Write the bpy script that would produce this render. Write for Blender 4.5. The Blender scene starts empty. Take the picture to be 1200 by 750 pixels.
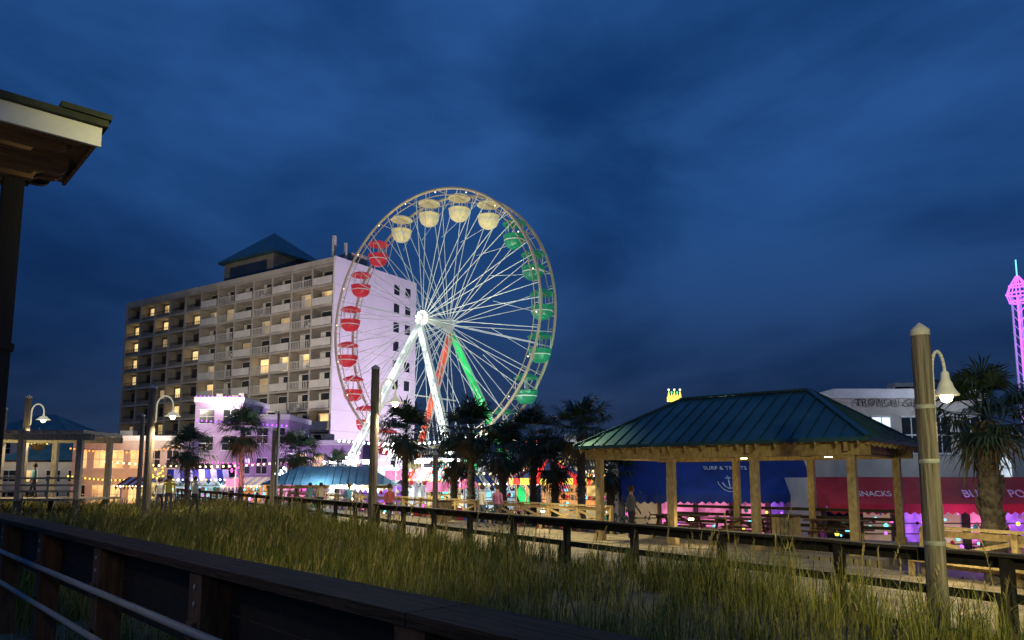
import bpy, math, random
from math import sin, cos, pi, radians, atan2, sqrt
from mathutils import Vector, Matrix, noise
random.seed(7)
S = bpy.context.scene
COL = S.collection

# ------------------------------------------------------------------ materials
def nodemat(name):
    m = bpy.data.materials.new(name); m.use_nodes = True
    nt = m.node_tree
    return m, nt, nt.nodes['Principled BSDF']

def mat(name, c, rough=.7, var=.25, scale=3.0, stretch=(1,1,1), bump=0.0, metal=0.0, emit=None, es=0.0, c2=None, spec=None, island=False):
    m, nt, b = nodemat(name)
    N = nt.nodes; L = nt.links
    tc = N.new('ShaderNodeTexCoord'); mp = N.new('ShaderNodeMapping'); mp.inputs['Scale'].default_value = stretch
    nz = N.new('ShaderNodeTexNoise'); nz.inputs['Scale'].default_value = scale; nz.inputs['Detail'].default_value = 5; nz.inputs['Roughness'].default_value = .65
    L.new(tc.outputs['Object'], mp.inputs[0]); L.new(mp.outputs[0], nz.inputs['Vector'])
    rp = N.new('ShaderNodeValToRGB')
    a = c2 if c2 else tuple(x*(1-var) for x in c)
    d = c if c2 else tuple(min(1, x*(1+var)) for x in c)
    rp.color_ramp.elements[0].position = .32; rp.color_ramp.elements[1].position = .68
    rp.color_ramp.elements[0].color = (*a, 1); rp.color_ramp.elements[1].color = (*d, 1)
    if island:
        g = N.new('ShaderNodeNewGeometry'); mx = N.new('ShaderNodeMath'); mx.operation = 'ADD'
        m2 = N.new('ShaderNodeMath'); m2.operation = 'MULTIPLY_ADD'; m2.inputs[1].default_value = .5; 
        L.new(g.outputs['Random Per Island'], m2.inputs[0]); m2.inputs[2].default_value = -.25
        L.new(nz.outputs[0], mx.inputs[0]); L.new(m2.outputs[0], mx.inputs[1]); L.new(mx.outputs[0], rp.inputs[0])
    else:
        L.new(nz.outputs[0], rp.inputs[0])
    L.new(rp.outputs[0], b.inputs['Base Color'])
    b.inputs['Roughness'].default_value = rough; b.inputs['Metallic'].default_value = metal
    if spec is not None: b.inputs['Specular IOR Level'].default_value = spec
    if emit:
        b.inputs['Emission Color'].default_value = (*emit, 1); b.inputs['Emission Strength'].default_value = es
    if bump:
        bp = N.new('ShaderNodeBump'); bp.inputs['Strength'].default_value = bump; bp.inputs['Distance'].default_value = .03
        L.new(nz.outputs[0], bp.inputs['Height']); L.new(bp.outputs[0], b.inputs['Normal'])
    return m

def glow(name, c, s, vary=False):
    m, nt, b = nodemat(name)
    b.inputs['Base Color'].default_value = (*[x*.5 for x in c], 1)
    b.inputs['Emission Color'].default_value = (*c, 1); b.inputs['Emission Strength'].default_value = s
    if vary:
        N=nt.nodes; L=nt.links; tc=N.new('ShaderNodeTexCoord'); nz=N.new('ShaderNodeTexNoise'); nz.inputs['Scale'].default_value=vary; nz.inputs['Detail'].default_value=3
        L.new(tc.outputs['Object'],nz.inputs['Vector']); mr=N.new('ShaderNodeMapRange'); mr.inputs[1].default_value=.35; mr.inputs[2].default_value=.65; mr.inputs[3].default_value=s*.3; mr.inputs[4].default_value=s*1.4
        L.new(nz.outputs[0],mr.inputs[0]); L.new(mr.outputs[0],b.inputs['Emission Strength'])
    return m

M = {}
M['wood_dark'] = mat('weathered_wood_dark', (.045,.032,.022), .8, c2=(.018,.013,.010), scale=4, stretch=(1,1,6), bump=.4)
M['wood_black'] = mat('dark_stained_wood', (.012,.010,.009), .8, var=.3, scale=5, stretch=(3,3,.5), bump=.3)
M['wood_cap'] = mat('handrail_wood', (.075,.046,.028), .75, c2=(.022,.014,.009), scale=5, stretch=(.5,8,8), bump=.8, spec=.2)
M['wood_brown'] = mat('weathered_wood_brown', (.14,.075,.038), .8, c2=(.05,.028,.016), scale=6, stretch=(3,3,.6), bump=.6)
M['wood_soffit'] = mat('soffit_wood', (.24,.135,.065), .75, c2=(.12,.065,.03), scale=5, stretch=(.6,4,4), bump=.4)
M['wood_light'] = mat('pine_lumber', (.54,.41,.20), .75, c2=(.27,.19,.085), scale=5, stretch=(2.5,2.5,1.2), bump=.4)
M['wood_grey'] = mat('grey_lumber', (.34,.30,.24), .8, c2=(.17,.145,.11), scale=5, stretch=(2,2,.5), bump=.5)
M['piling'] = mat('piling_wood', (.30,.26,.215), .9, c2=(.07,.058,.047), scale=3.2, stretch=(7,7,.30), bump=1.0, spec=.15)
M['metal_roof'] = mat('green_metal_roof', (.028,.085,.092), .40, var=.4, scale=.8, metal=.25)
M['metal_roof2'] = mat('blue_metal_roof', (.08,.18,.24), .4, var=.25, scale=1.2, metal=.15)
M['shingle'] = mat('mossy_shingle', (.050,.062,.038), .9, c2=(.022,.028,.020), scale=6, bump=.8)
M['white'] = mat('white_paint', (.62,.64,.66), .55, var=.15, scale=1.5)
M['steel'] = mat('white_steel', (.72,.75,.72), .4, var=.10, scale=.5, emit=(.75,.85,.75), es=.12)  # faint glow built in, standing for LED light on the steel
M['steel_rim'] = mat('cream_rim_steel', (.52,.43,.30), .5, var=.25, scale=.25, emit=(1,.78,.48), es=.09)  # warm glow put into the rim steel in place of light on it
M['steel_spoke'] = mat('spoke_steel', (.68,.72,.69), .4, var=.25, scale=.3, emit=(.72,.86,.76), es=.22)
M['dark_metal'] = mat('dark_metal', (.03,.03,.03), .4, metal=.6)
M['sand'] = mat('sand', (.19,.16,.10), .95, c2=(.08,.07,.04), scale=1.6, bump=.7)
M['asphalt'] = mat('asphalt', (.055,.055,.055), .85, c2=(.035,.035,.035), scale=2.0, bump=.3)
M['concrete'] = mat('concrete', (.28,.27,.25), .85, var=.2, scale=1.5, bump=.2)
M['stucco'] = mat('hotel_stucco', (.42,.385,.32), .85, c2=(.27,.245,.205), scale=.35, bump=.1)
M['stucco_w'] = mat('hotel_white_wall', (.70,.67,.68), .85, c2=(.56,.53,.55), scale=.12, bump=.1)
M['stucco_d'] = mat('hotel_dark_wall', (.20,.18,.155), .85, c2=(.12,.11,.095), scale=.4)
M['rail_w'] = mat('balcony_rail', (.52,.50,.45), .6, var=.15, scale=.6)
M['galv'] = mat('galvanised_rail', (.30,.30,.29), .55, var=.35, scale=3, stretch=(.4,4,4))
M['glass'] = mat('dark_glass', (.02,.025,.03), .12, var=.3, scale=.5)
M['win_warm'] = glow('window_warm', (1,.68,.28), 1.0, .35)
M['win_dim'] = glow('window_dim', (1,.72,.38), .28, .4)
M['win_cool'] = glow('window_cool', (.75,.88,1), 1.2, .5)
M['shade_glow'] = mat('enamel_shade', (.6,.6,.5), .4, var=.1, emit=(1,.92,.62), es=.38)
M['shade_plain'] = mat('enamel_shade_white', (.6,.6,.55), .4, var=.12, scale=6, emit=(1,.9,.65), es=.06)
M['grass'] = mat('dune_grass', (.27,.245,.060), .75, c2=(.045,.070,.016), scale=.5, island=True, spec=.15)
M['oats'] = mat('sea_oats', (.38,.30,.13), .85, c2=(.20,.155,.07), scale=2, island=True, spec=.1)
M['palm'] = mat('palm_leaf', (.060,.10,.045), .5, c2=(.022,.036,.02), scale=2, island=True)
M['palm_dead'] = mat('palm_dead', (.20,.14,.07), .8, c2=(.10,.07,.035), scale=2)
M['trunk'] = mat('palm_trunk', (.22,.175,.13), .9, c2=(.06,.045,.035), scale=9, bump=.9)
M['red_aw'] = mat('red_canvas', (.36,.012,.02), .75, var=.25, scale=.8)
M['blue_aw'] = mat('blue_canvas', (.010,.035,.19), .7, var=.3, scale=.6)
M['purple_wall'] = mat('lilac_wall', (.42,.32,.52), .8, var=.2, scale=.4)
M['shop_wall'] = mat('shop_wall', (.46,.44,.40), .85, var=.2, scale=.5)
M['bulb'] = glow('bulb_warm', (1,.80,.45), 14)
M['bulb_w'] = glow('bulb_white', (.95,1,1), 7)
M['bulb_soft'] = glow('bulb_soft', (1,.85,.5), 2.6)
M['neon_purple'] = glow('neon_purple', (.42,.10,1), 2.6)
M['neon_pink'] = glow('neon_pink', (1,.12,.6), 1.6)
M['neon_red'] = glow('neon_red', (1,.04,.03), 1.7)
M['neon_green'] = glow('neon_green', (.06,1,.25), 1.4)
M['neon_blue'] = glow('neon_blue', (.06,.25,1), 1.8)
M['neon_cyan'] = glow('neon_cyan', (.2,.9,1), 1.5)
M['neon_yellow'] = glow('neon_yellow', (1,.75,.10), 1.8)
M['neon_orange'] = glow('neon_orange', (1,.35,.06), 1.8)
for nm,c in (('panel_yellow',(1,.72,.25)),('panel_pink',(1,.25,.5)),('panel_cool',(.6,.85,1)),('panel_purple',(.45,.15,1)),('panel_orange',(1,.4,.12)),('panel_blue',(.12,.3,1))):
    M[nm]=glow(nm,c,.75,1.6)
M['leg_white'] = glow('leg_white_led', (.88,1,.93), 1.1, .8)
M['leg_green'] = glow('leg_green_led', (.03,.80,.18), .95, .6)
M['leg_red'] = glow('leg_red_led', (1,.16,.07), .85, .6)
M['gon_red'] = mat('gondola_red', (.60,.03,.05), .35, var=.15, emit=(1,.06,.08), es=.22)  # gondola paints carry a small glow standing in for ride lighting
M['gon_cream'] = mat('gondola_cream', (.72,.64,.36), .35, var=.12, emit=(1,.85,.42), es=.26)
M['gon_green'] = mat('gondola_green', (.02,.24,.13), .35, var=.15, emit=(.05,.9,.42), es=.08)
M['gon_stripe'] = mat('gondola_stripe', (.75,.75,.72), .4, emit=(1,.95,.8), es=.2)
M['gon_in'] = mat('gondola_inside', (.08,.08,.08), .6)
M['skin'] = mat('skin', (.50,.31,.22), .6, var=.05)
M['hair'] = mat('hair', (.04,.025,.015), .7)

# ------------------------------------------------------------------ mesh builder
class B:
    def __init__(s): s.v=[]; s.f=[]; s.mi=[]; s.m=[]; s.sm=[]
    def _m(s, k):
        k = M[k] if isinstance(k,str) else k
        if k not in s.m: s.m.append(k)
        return s.m.index(k)
    def face(s, pts, m, smooth=False):
        i=len(s.v); s.v += [tuple(p) for p in pts]; s.f.append(tuple(range(i,i+len(pts)))); s.mi.append(s._m(m)); s.sm.append(smooth)
    def box(s, a, b, m):
        (x0,y0,z0),(x1,y1,z1)=a,b
        if x0>x1:x0,x1=x1,x0
        if y0>y1:y0,y1=y1,y0
        if z0>z1:z0,z1=z1,z0
        i=len(s.v); s.v += [(x0,y0,z0),(x1,y0,z0),(x1,y1,z0),(x0,y1,z0),(x0,y0,z1),(x1,y0,z1),(x1,y1,z1),(x0,y1,z1)]
        k=s._m(m)
        for q in ((0,3,2,1),(4,5,6,7),(0,1,5,4),(1,2,6,5),(2,3,7,6),(3,0,4,7)):
            s.f.append(tuple(i+j for j in q)); s.mi.append(k); s.sm.append(False)
    def beam(s, p0, p1, w, h, m, up=(0,0,1)):
        p0=Vector(p0); p1=Vector(p1); d=(p1-p0).normalized(); u=Vector(up)
        if abs(d.dot(u))>.98: u=Vector((0,1,0))
        r=d.cross(u).normalized(); u=r.cross(d).normalized()
        i=len(s.v); k=s._m(m)
        for p in (p0,p1):
            for (a,c) in ((-1,-1),(1,-1),(1,1),(-1,1)): s.v.append(tuple(p+r*(a*w/2)+u*(c*h/2)))
        for q in ((0,1,2,3),(7,6,5,4),(0,4,5,1),(1,5,6,2),(2,6,7,3),(3,7,4,0)):
            s.f.append(tuple(i+j for j in q)); s.mi.append(k); s.sm.append(False)
    def tube(s, p0, p1, r0, m, r1=None, n=8, caps=True):
        if r1 is None: r1=r0
        p0=Vector(p0); p1=Vector(p1); d=(p1-p0)
        if d.length<1e-6: return
        d.normalize(); u=Vector((0,0,1)) if abs(d.z)<.95 else Vector((0,1,0))
        a=d.cross(u).normalized(); b=d.cross(a).normalized(); i=len(s.v); k=s._m(m)
        for p,r in ((p0,r0),(p1,r1)):
            for j in range(n):
                t=2*pi*j/n; s.v.append(tuple(p+a*(r*cos(t))+b*(r*sin(t))))
        for j in range(n):
            s.f.append((i+j,i+(j+1)%n,i+n+(j+1)%n,i+n+j)); s.mi.append(k); s.sm.append(n>5)
        if caps:
            s.f.append(tuple(i+j for j in range(n))[::-1]); s.mi.append(k); s.sm.append(False)
            s.f.append(tuple(i+n+j for j in range(n))); s.mi.append(k); s.sm.append(False)
    def path(s, pts, r, m, n=8):
        for a,b in zip(pts[:-1],pts[1:]): s.tube(a,b,r,m,n=n)
    def lathe(s, prof, c, m, n=16, smooth=True):
        i=len(s.v); k=s._m(m); c=Vector(c)
        for (r,z) in prof:
            for j in range(n):
                t=2*pi*j/n; s.v.append((c.x+r*cos(t),c.y+r*sin(t),c.z+z))
        for a in range(len(prof)-1):
            for j in range(n):
                s.f.append((i+a*n+j,i+a*n+(j+1)%n,i+(a+1)*n+(j+1)%n,i+(a+1)*n+j)); s.mi.append(k); s.sm.append(smooth)
    def ball(s, c, r, m, n=8):
        prof=[(r*sin(pi*a/5)+1e-4, -r*cos(pi*a/5)) for a in range(6)]
        s.lathe(prof,c,m,n)
    def build(s, name, parent=None, loc=(0,0,0), rot=0):
        me=bpy.data.meshes.new(name); me.from_pydata(s.v,[],s.f)
        for k in s.m: me.materials.append(k)
        me.polygons.foreach_set('material_index', s.mi); me.polygons.foreach_set('use_smooth', s.sm); me.update()
        o=bpy.data.objects.new(name,me); COL.objects.link(o); o.location=loc; o.rotation_euler=(0,0,rot)
        if parent: o.parent=parent
        return o

def empty(name, loc=(0,0,0), rot=0):
    o=bpy.data.objects.new(name,None); COL.objects.link(o); o.location=loc; o.rotation_euler=(0,0,rot); o.empty_display_size=.3
    return o

def lamp(name, kind, loc, power, color, target=None, angle=60, size=.2, blend=.6, parent=None):
    l=bpy.data.lights.new(name,kind); l.energy=power; l.color=color
    if kind=='SPOT': l.spot_size=radians(angle); l.spot_blend=blend
    if kind in('SPOT','POINT'): l.shadow_soft_size=size
    if kind=='AREA': l.size=size
    o=bpy.data.objects.new(name,l); COL.objects.link(o); o.location=loc
    if target is not None:
        o.rotation_euler=(Vector(target)-Vector(loc)).to_track_quat('-Z','Y').to_euler()
    if parent: o.parent=parent
    return o

def text(body, size, loc, rot, m, parent=None, name='lettering'):
    c=bpy.data.curves.new(name,'FONT'); c.body=body; c.size=size; c.extrude=.012; c.align_x='CENTER'; c.align_y='CENTER'
    c.materials.append(M[m]); o=bpy.data.objects.new(name,c); COL.objects.link(o); o.location=loc; o.rotation_euler=rot
    if parent: o.parent=parent
    return o

# ------------------------------------------------------------------ camera
EYE=2.0
cam=bpy.data.cameras.new('camera'); co=bpy.data.objects.new('camera',cam); COL.objects.link(co)
co.location=(0,0,EYE); co.rotation_euler=(radians(97),0,0)
cam.sensor_width=36; cam.lens=26.0; cam.shift_y=.0658; cam.clip_start=.05; cam.clip_end=4000
S.camera=co
S.view_settings.view_transform='Standard'; S.view_settings.look='None'; S.view_settings.exposure=0

# ------------------------------------------------------------------ world
w=bpy.data.worlds.new('World'); S.world=w; w.use_nodes=True
nt=w.node_tree; N=nt.nodes; L=nt.links; N.clear()
out=N.new('ShaderNodeOutputWorld')
tc=N.new('ShaderNodeTexCoord'); sep=N.new('ShaderNodeSeparateXYZ'); L.new(tc.outputs['Generated'],sep.inputs[0])
rp=N.new('ShaderNodeValToRGB'); L.new(sep.outputs[2],rp.inputs[0])
e=rp.color_ramp.elements; e[0].position=0; e[0].color=(.010,.028,.070,1); e[1].position=.75; e[1].color=(.009,.068,.265,1)
for p,c in ((.06,(.008,.027,.080)),(.18,(.005,.029,.112)),(.34,(.0055,.045,.185))):
    q=e.new(p); q.color=(*c,1)
mp=N.new('ShaderNodeMapping'); mp.inputs['Scale'].default_value=(1.1,1.1,2.6); mp.inputs['Rotation'].default_value=(.12,.38,.9)
L.new(tc.outputs['Generated'],mp.inputs[0])
nz=N.new('ShaderNodeTexNoise'); nz.inputs['Scale'].default_value=1.7; nz.inputs['Detail'].default_value=9; nz.inputs['Roughness'].default_value=.52; nz.inputs['Distortion'].default_value=.25
L.new(mp.outputs[0],nz.inputs['Vector'])
cr=N.new('ShaderNodeValToRGB'); L.new(nz.outputs[0],cr.inputs[0])
cr.color_ramp.interpolation='EASE'
cr.color_ramp.elements[0].position=.34; cr.color_ramp.elements[0].color=(.72,.66,.64,1)
cr.color_ramp.elements[1].position=.68; cr.color_ramp.elements[1].color=(3.3,1.75,1.38,1)
mu=N.new('ShaderNodeMix'); mu.data_type='RGBA'; mu.blend_type='MULTIPLY'; mu.inputs['Factor'].default_value=1
L.new(rp.outputs[0],mu.inputs['A']); L.new(cr.outputs[0],mu.inputs['B'])
bg=N.new('ShaderNodeBackground'); L.new(mu.outputs['Result'],bg.inputs['Color']); bg.inputs['Strength'].default_value=1
sky=N.new('ShaderNodeTexSky'); sky.sky_type='NISHITA'; sky.sun_disc=False; sky.sun_elevation=radians(-4); sky.sun_rotation=radians(200)
bg2=N.new('ShaderNodeBackground'); L.new(sky.outputs[0],bg2.inputs['Color']); bg2.inputs['Strength'].default_value=.05
ad=N.new('ShaderNodeAddShader'); L.new(bg.outputs[0],ad.inputs[0]); L.new(bg2.outputs[0],ad.inputs[1]); L.new(ad.outputs[0],out.inputs['Surface'])
sun=lamp('sun','SUN',(0,0,50),.02,(.7,.8,1),target=(10,30,0)); sun.data.angle=radians(15)

# ------------------------------------------------------------------ ground
def f1(y): return 12.36-.6235*y
def near(y): return 2.357-.9175*y
b=B(); b.face([(-1500,-300,-1.5),(1500,-300,-1.5),(1500,3000,-1.5),(-1500,3000,-1.5)],'asphalt'); b.build('ground')
def sm(t): t=max(0,min(1,t)); return t*t*(3-2*t)
def dz(x,y):
    n=noise.noise(Vector((x*.16,y*.16,3)))*.40+noise.noise(Vector((x*.5,y*.5,8)))*.14
    base=-.12+n
    base+=.18*sm(1-abs(x-f1(y)+2)/4)
    d=(x-f1(y)-1.0)*.848
    return base*(1-sm(d/2.5))+(-1.75)*sm(d/2.5) - .6*sm((y-55)/20)
b=B(); nx,ny=110,110; x0,x1,y0,y1=-70,16,-14,78
gv=[(x0+(x1-x0)*i/nx,y0+(y1-y0)*j/ny) for j in range(ny+1) for i in range(nx+1)]
b.v=[(x,y,dz(x,y)) for x,y in gv]
k=b._m('sand')
for j in range(ny):
    for i in range(nx):
        a=j*(nx+1)+i; b.f.append((a,a+1,a+nx+2,a+nx+1)); b.mi.append(k); b.sm.append(True)
b.build('sand_dune')

# dune grass, one mesh
b=B(); kg=b._m('grass'); ko=b._m('oats'); R=random.Random(3)
def blade(x,y,z,h,wd,az,lean,k):
    dx,dy=cos(az),sin(az); sx,sy=-dy*wd/2,dx*wd/2
    i=len(b.v); mx=lean*h*.35; tx=lean*h
    b.v += [(x-sx,y-sy,z),(x+sx,y+sy,z),(x+dx*mx+sx*.8,y+dy*mx+sy*.8,z+h*.58),(x+dx*mx-sx*.8,y+dy*mx-sy*.8,z+h*.58),(x+dx*tx,y+dy*tx,z+h*(1-lean*.22))]
    b.f += [(i,i+1,i+2,i+3),(i+3,i+2,i+4)]; b.mi += [k,k]; b.sm += [False,False]
cnt=0
while cnt<7000:
    y=3+(R.random()**1.15)*48; lo=near(y)+.5; hi=f1(y)-.25
    if y<9: hi=min(hi, 9.5)
    x=lo+(hi-lo)*R.random()
    if x*x+y*y<14: continue
    den=noise.noise(Vector((x*.35,y*.35,1)))+.5*noise.noise(Vector((x*1.1,y*1.1,4)))
    if den<-.30 and R.random()<.6: continue
    cnt+=1
    z=dz(x,y)-.02; hh=(.40+.42*R.random())*(1+.6*den); dist=sqrt(x*x+y*y)
    wd=.0065+.00055*dist
    for _ in range(14):
        a=R.random()*2*pi; r=R.random()*.20
        blade(x+cos(a)*r,y+sin(a)*r,z,hh*(.5+.7*R.random()),wd*(.6+.7*R.random()),R.gauss(.4,1.3),.10+.75*R.random()**1.3,kg)
    if R.random()<.18:
        a=R.gauss(.3,.9); h=hh*1.4; blade(x,y,z,h,.006+.0003*dist,a,.18,ko)
        for q in range(9):
            t=.72+.035*q; px=x+cos(a)*.18*h*t*t; py=y+sin(a)*.18*h*t*t
            blade(px,py,z+h*t*.93,.09,.010+.0007*dist,R.random()*6.28,.5,ko)
b.build('dune_grass')

# ------------------------------------------------------------------ boardwalk deck
def plankmat():
    m,nt,bs=nodemat('deck_planks'); N=nt.nodes; L=nt.links
    tc=N.new('ShaderNodeTexCoord'); mp=N.new('ShaderNodeMapping'); mp.inputs['Rotation'].default_value=(0,0,radians(32)); L.new(tc.outputs['Object'],mp.inputs[0])
    br=N.new('ShaderNodeTexBrick'); br.inputs['Scale'].default_value=1; br.inputs['Brick Width'].default_value=3.6; br.inputs['Row Height'].default_value=.145
    br.inputs['Mortar Size'].default_value=.008; br.inputs['Color1'].default_value=(.34,.28,.19,1); br.inputs['Color2'].default_value=(.20,.165,.11,1); br.inputs['Mortar'].default_value=(.01,.01,.008,1)
    L.new(mp.outputs[0],br.inputs['Vector']); nz=N.new('ShaderNodeTexNoise'); nz.inputs['Scale'].default_value=2.5; nz.inputs['Detail'].default_value=6; L.new(tc.outputs['Object'],nz.inputs['Vector'])
    mx=N.new('ShaderNodeMix'); mx.data_type='RGBA'; mx.blend_type='OVERLAY'; mx.inputs['Factor'].default_value=.7; L.new(br.outputs[0],mx.inputs['A']); L.new(nz.outputs[0],mx.inputs['B']); L.new(mx.outputs['Result'],bs.inputs['Base Color'])
    bs.inputs['Roughness'].default_value=.8
    return m
M['planks']=plankmat()
F2=[(14.5,3),(9.6,13.9),(3.2,28),(-5.9,41),(-17,57),(-40,88)]
b=B()
top=[(f1(3),3),(F2[0][0],3)]+F2[1:]+[(f1(88),88)]
b.face([(x,y,0) for x,y in top],'planks')
b.face([(f1(3),3,-.35),(f1(88),88,-.35),(f1(88),88,-.001),(f1(3),3,-.001)],'wood_dark')
b.face([(14.5,3,-.35),(9.6,13.9,-.35),(9.6,13.9,-.001),(14.5,3,-.001)],'wood_dark')
for a,c in zip(F2[1:-1],F2[2:]): b.face([(*a,-1.5),(*c,-1.5),(*c,-.001),(*a,-.001)],'wood_dark')
b.build('boardwalk')

def along(p,q,step):
    p=Vector(p);q=Vector(q); n=max(1,int((q-p).length/step)); return [p.lerp(q,i/n) for i in range(n+1)]
b=B(); p=Vector((f1(3.6)-.05,3.6,0)); q=Vector((f1(86)-.05,86,0)); d=(q-p).normalized(); nn=Vector((-d.y,d.x,0))
R=random.Random(2); pts=along(p,q,2.35)
for a,c in zip(pts[:-1],pts[1:]):
    j=Vector((0,0,R.uniform(-.006,.006))); e_=d*.006
    b.beam(a+e_+Vector((0,0,1.03))+j,c-e_+Vector((0,0,1.03))+j,.22,.045,'wood_dark')
    b.beam(a+e_+nn*-.09+Vector((0,0,.92)),c-e_+nn*-.09+Vector((0,0,.92)),.04,.15,'wood_black')
    b.beam(a+e_+nn*-.09+Vector((0,0,.47))+j,c-e_+nn*-.09+Vector((0,0,.47))-j,.04,.12,'wood_black')
for c in pts:
    b.beam(c+Vector((0,0,-.9)),c+Vector((0,0,.995)),.13,.13,'wood_black',up=d)
    b.beam(c+nn*.16+Vector((0,0,-.6)),c+nn*.16+Vector((0,0,.55)),.10,.10,'wood_dark',up=d)
b.build('boardwalk_railing')

def xfence(name,p,q):
    b=B(); p=Vector((*p,0)); q=Vector((*q,0)); d=(q-p).normalized(); nn=Vector((-d.y,d.x,0))
    if nn.x>0: nn=-nn
    Z=lambda h:Vector((0,0,h))
    b.beam(p+Z(.98),q+Z(.98),.24,.05,'wood_light'); b.beam(p+Z(.86),q+Z(.86),.05,.13,'wood_light'); b.beam(p+Z(.22),q+Z(.22),.05,.12,'wood_light')
    b.beam(p+nn*.3+Z(.45),q+nn*.3+Z(.45),.40,.05,'wood_light'); b.beam(p+nn*.49+Z(.36),q+nn*.49+Z(.36),.04,.12,'wood_light')
    pts=along(p,q,1.8)
    for c in pts:
        b.beam(c,c+Z(.955),.12,.12,'wood_light',up=d); b.beam(c+nn*.42,c+nn*.42+Z(.42),.09,.09,'wood_light',up=d)
    for a,c in zip(pts[:-1],pts[1:]):
        b.beam(a+nn*.01+Z(.30),c+nn*.01+Z(.78),.03,.08,'wood_light'); b.beam(a-nn*.025+Z(.78),c-nn*.025+Z(.30),.03,.08,'wood_light')
    return b.build(name)
xfence('bench_fence',(12.6,7.2),(8.7,15.9))
xfence('bench_fence',(3.6,27.2),(-5.9,41)); xfence('bench_fence',(-6.0,41.2),(-17,57))

# ------------------------------------------------------------------ gazebo
GX,GY=7.42,23.77
def gazebo():
    E=empty('gazebo',(GX,GY,0),atan2(-.64,.77))
    b=B(); px=[-3.9,-1.3,1.3,3.9]
    for x in px:
        for y in (-2.43,2.43):
            b.box((x-.105,y-.105,0),(x+.105,y+.105,2.60),'wood_light'); b.box((x-.14,y-.14,0.015),(x+.14,y+.14,.20),'wood_light')
    b.build('posts',E)
    b=B()
    for y in (-2.43,2.43):
        b.box((-4.35,y-.16,2.60),(4.35,y-.11,2.92),'wood_light'); b.box((-4.35,y+.11,2.60),(4.35,y+.16,2.92),'wood_light')
    for x in px:
        b.box((x-.05,-2.9,2.70),(x+.05,2.9,2.94),'wood_light')
    for x in (-3.9,3.9): b.box((x-.115,-2.26,2.62),(x-.07,2.26,2.92),'wood_light')
    W,D,Lr,ze,zr=4.50,3.05,2.1,2.98,4.62
    def roofz(x,y): 
        a=(D-abs(y))/D; c=(W-abs(x))/(W-Lr); return ze+(zr-ze)*min(a,c,1)
    n=16
    for i in range(n+1):
        x=-4.25+8.5*i/n
        for s_ in (-1,1):
            yh=0 if abs(x)<Lr else D*(abs(x)-Lr)/(W-Lr)
            if D-yh>.2: b.beam((x,s_*(D-.02),ze-.10),(x,s_*yh,roofz(x,yh)-.10),.05,.17,'wood_light')
    for i in range(11):
        y=-2.7+5.4*i/10
        for s_ in (-1,1):
            xh=Lr+(W-Lr)*abs(y)/D
            if W-xh>.2: b.beam((s_*(W-.02),y,ze-.10),(s_*xh,y,roofz(xh,y)-.10),.05,.17,'wood_light')
    b.build('beams_and_rafters',E)
    b=B(); t=.05
    c=[(-W,-D,ze),(W,-D,ze),(W,D,ze),(-W,D,ze)]; r=[(-Lr,0,zr),(Lr,0,zr)]
    for dz_,m_ in ((0,'wood_soffit'),(t,'metal_roof')):
        cc=[(p[0],p[1],p[2]+dz_) for p in c]; rr=[(p[0],p[1],p[2]+dz_) for p in r]
        b.face([cc[0],cc[1],rr[1],rr[0]],m_); b.face([cc[2],cc[3],rr[0],rr[1]],m_); b.face([cc[1],cc[2],rr[1]],m_); b.face([cc[3],cc[0],rr[0]],m_)
    for i in range(4):
        a=c[i]; d=c[(i+1)%4]; b.beam((a[0],a[1],a[2]+.01),(d[0],d[1],d[2]+.01),.04,.10,'metal_roof')
    x=-4.2
    while x<=4.21:
        for s_ in (-1,1):
            yh=0 if abs(x)<Lr else D*(abs(x)-Lr)/(W-Lr)
            if D-yh>.1: b.beam((x,s_*D,ze+t+.018),(x,s_*yh,roofz(x,yh)+t+.018),.03,.045,'metal_roof')
        x+=.42
    y=-2.8
    while y<=2.81:
        for s_ in (-1,1):
            xh=Lr+(W-Lr)*abs(y)/D
            if W-xh>.1: b.beam((s_*W,y,ze+t+.018),(s_*xh,y,roofz(xh,y)+t+.018),.03,.045,'metal_roof')
        y+=.40
    b.beam((-Lr,0,zr+t+.03),(Lr,0,zr+t+.03),.22,.05,'metal_roof')
    for i,rr in ((0,r[0]),(3,r[0]),(1,r[1]),(2,r[1])): b.beam((c[i][0],c[i][1],ze+t+.03),(rr[0],rr[1],zr+t+.03),.16,.05,'metal_roof')
    b.build('roof',E)
    b=B(); b.box((-4.7,-3.2,-.3),(4.7,3.2,.012),'planks'); 
    for x in (-4.5,0,4.5):
        for y in (-3,3): b.box((x-.12,y-.12,-1.5),(x+.12,y+.12,-.3),'wood_dark')
    b.build('floor',E)
    b=B()
    for x in (-2.6,0,2.6):
        b.box((x-.12,-.04,2.64),(x+.12,.04,2.69),'dark_metal'); b.box((x-.10,-.03,2.615),(x+.10,.03,2.638),'bulb')
        lamp('ceiling_light','POINT',(x,0,2.5),26,(1,.82,.40),parent=E,size=.1)
    b.build('strip_lamps',E)
    b=B()
    for h in (.45,.72,.98): b.box((-3.78,2.38,h-.05),(3.78,2.42,h+.05),'wood_dark')
    b.build('rear_railing',E)
gazebo()

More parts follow.
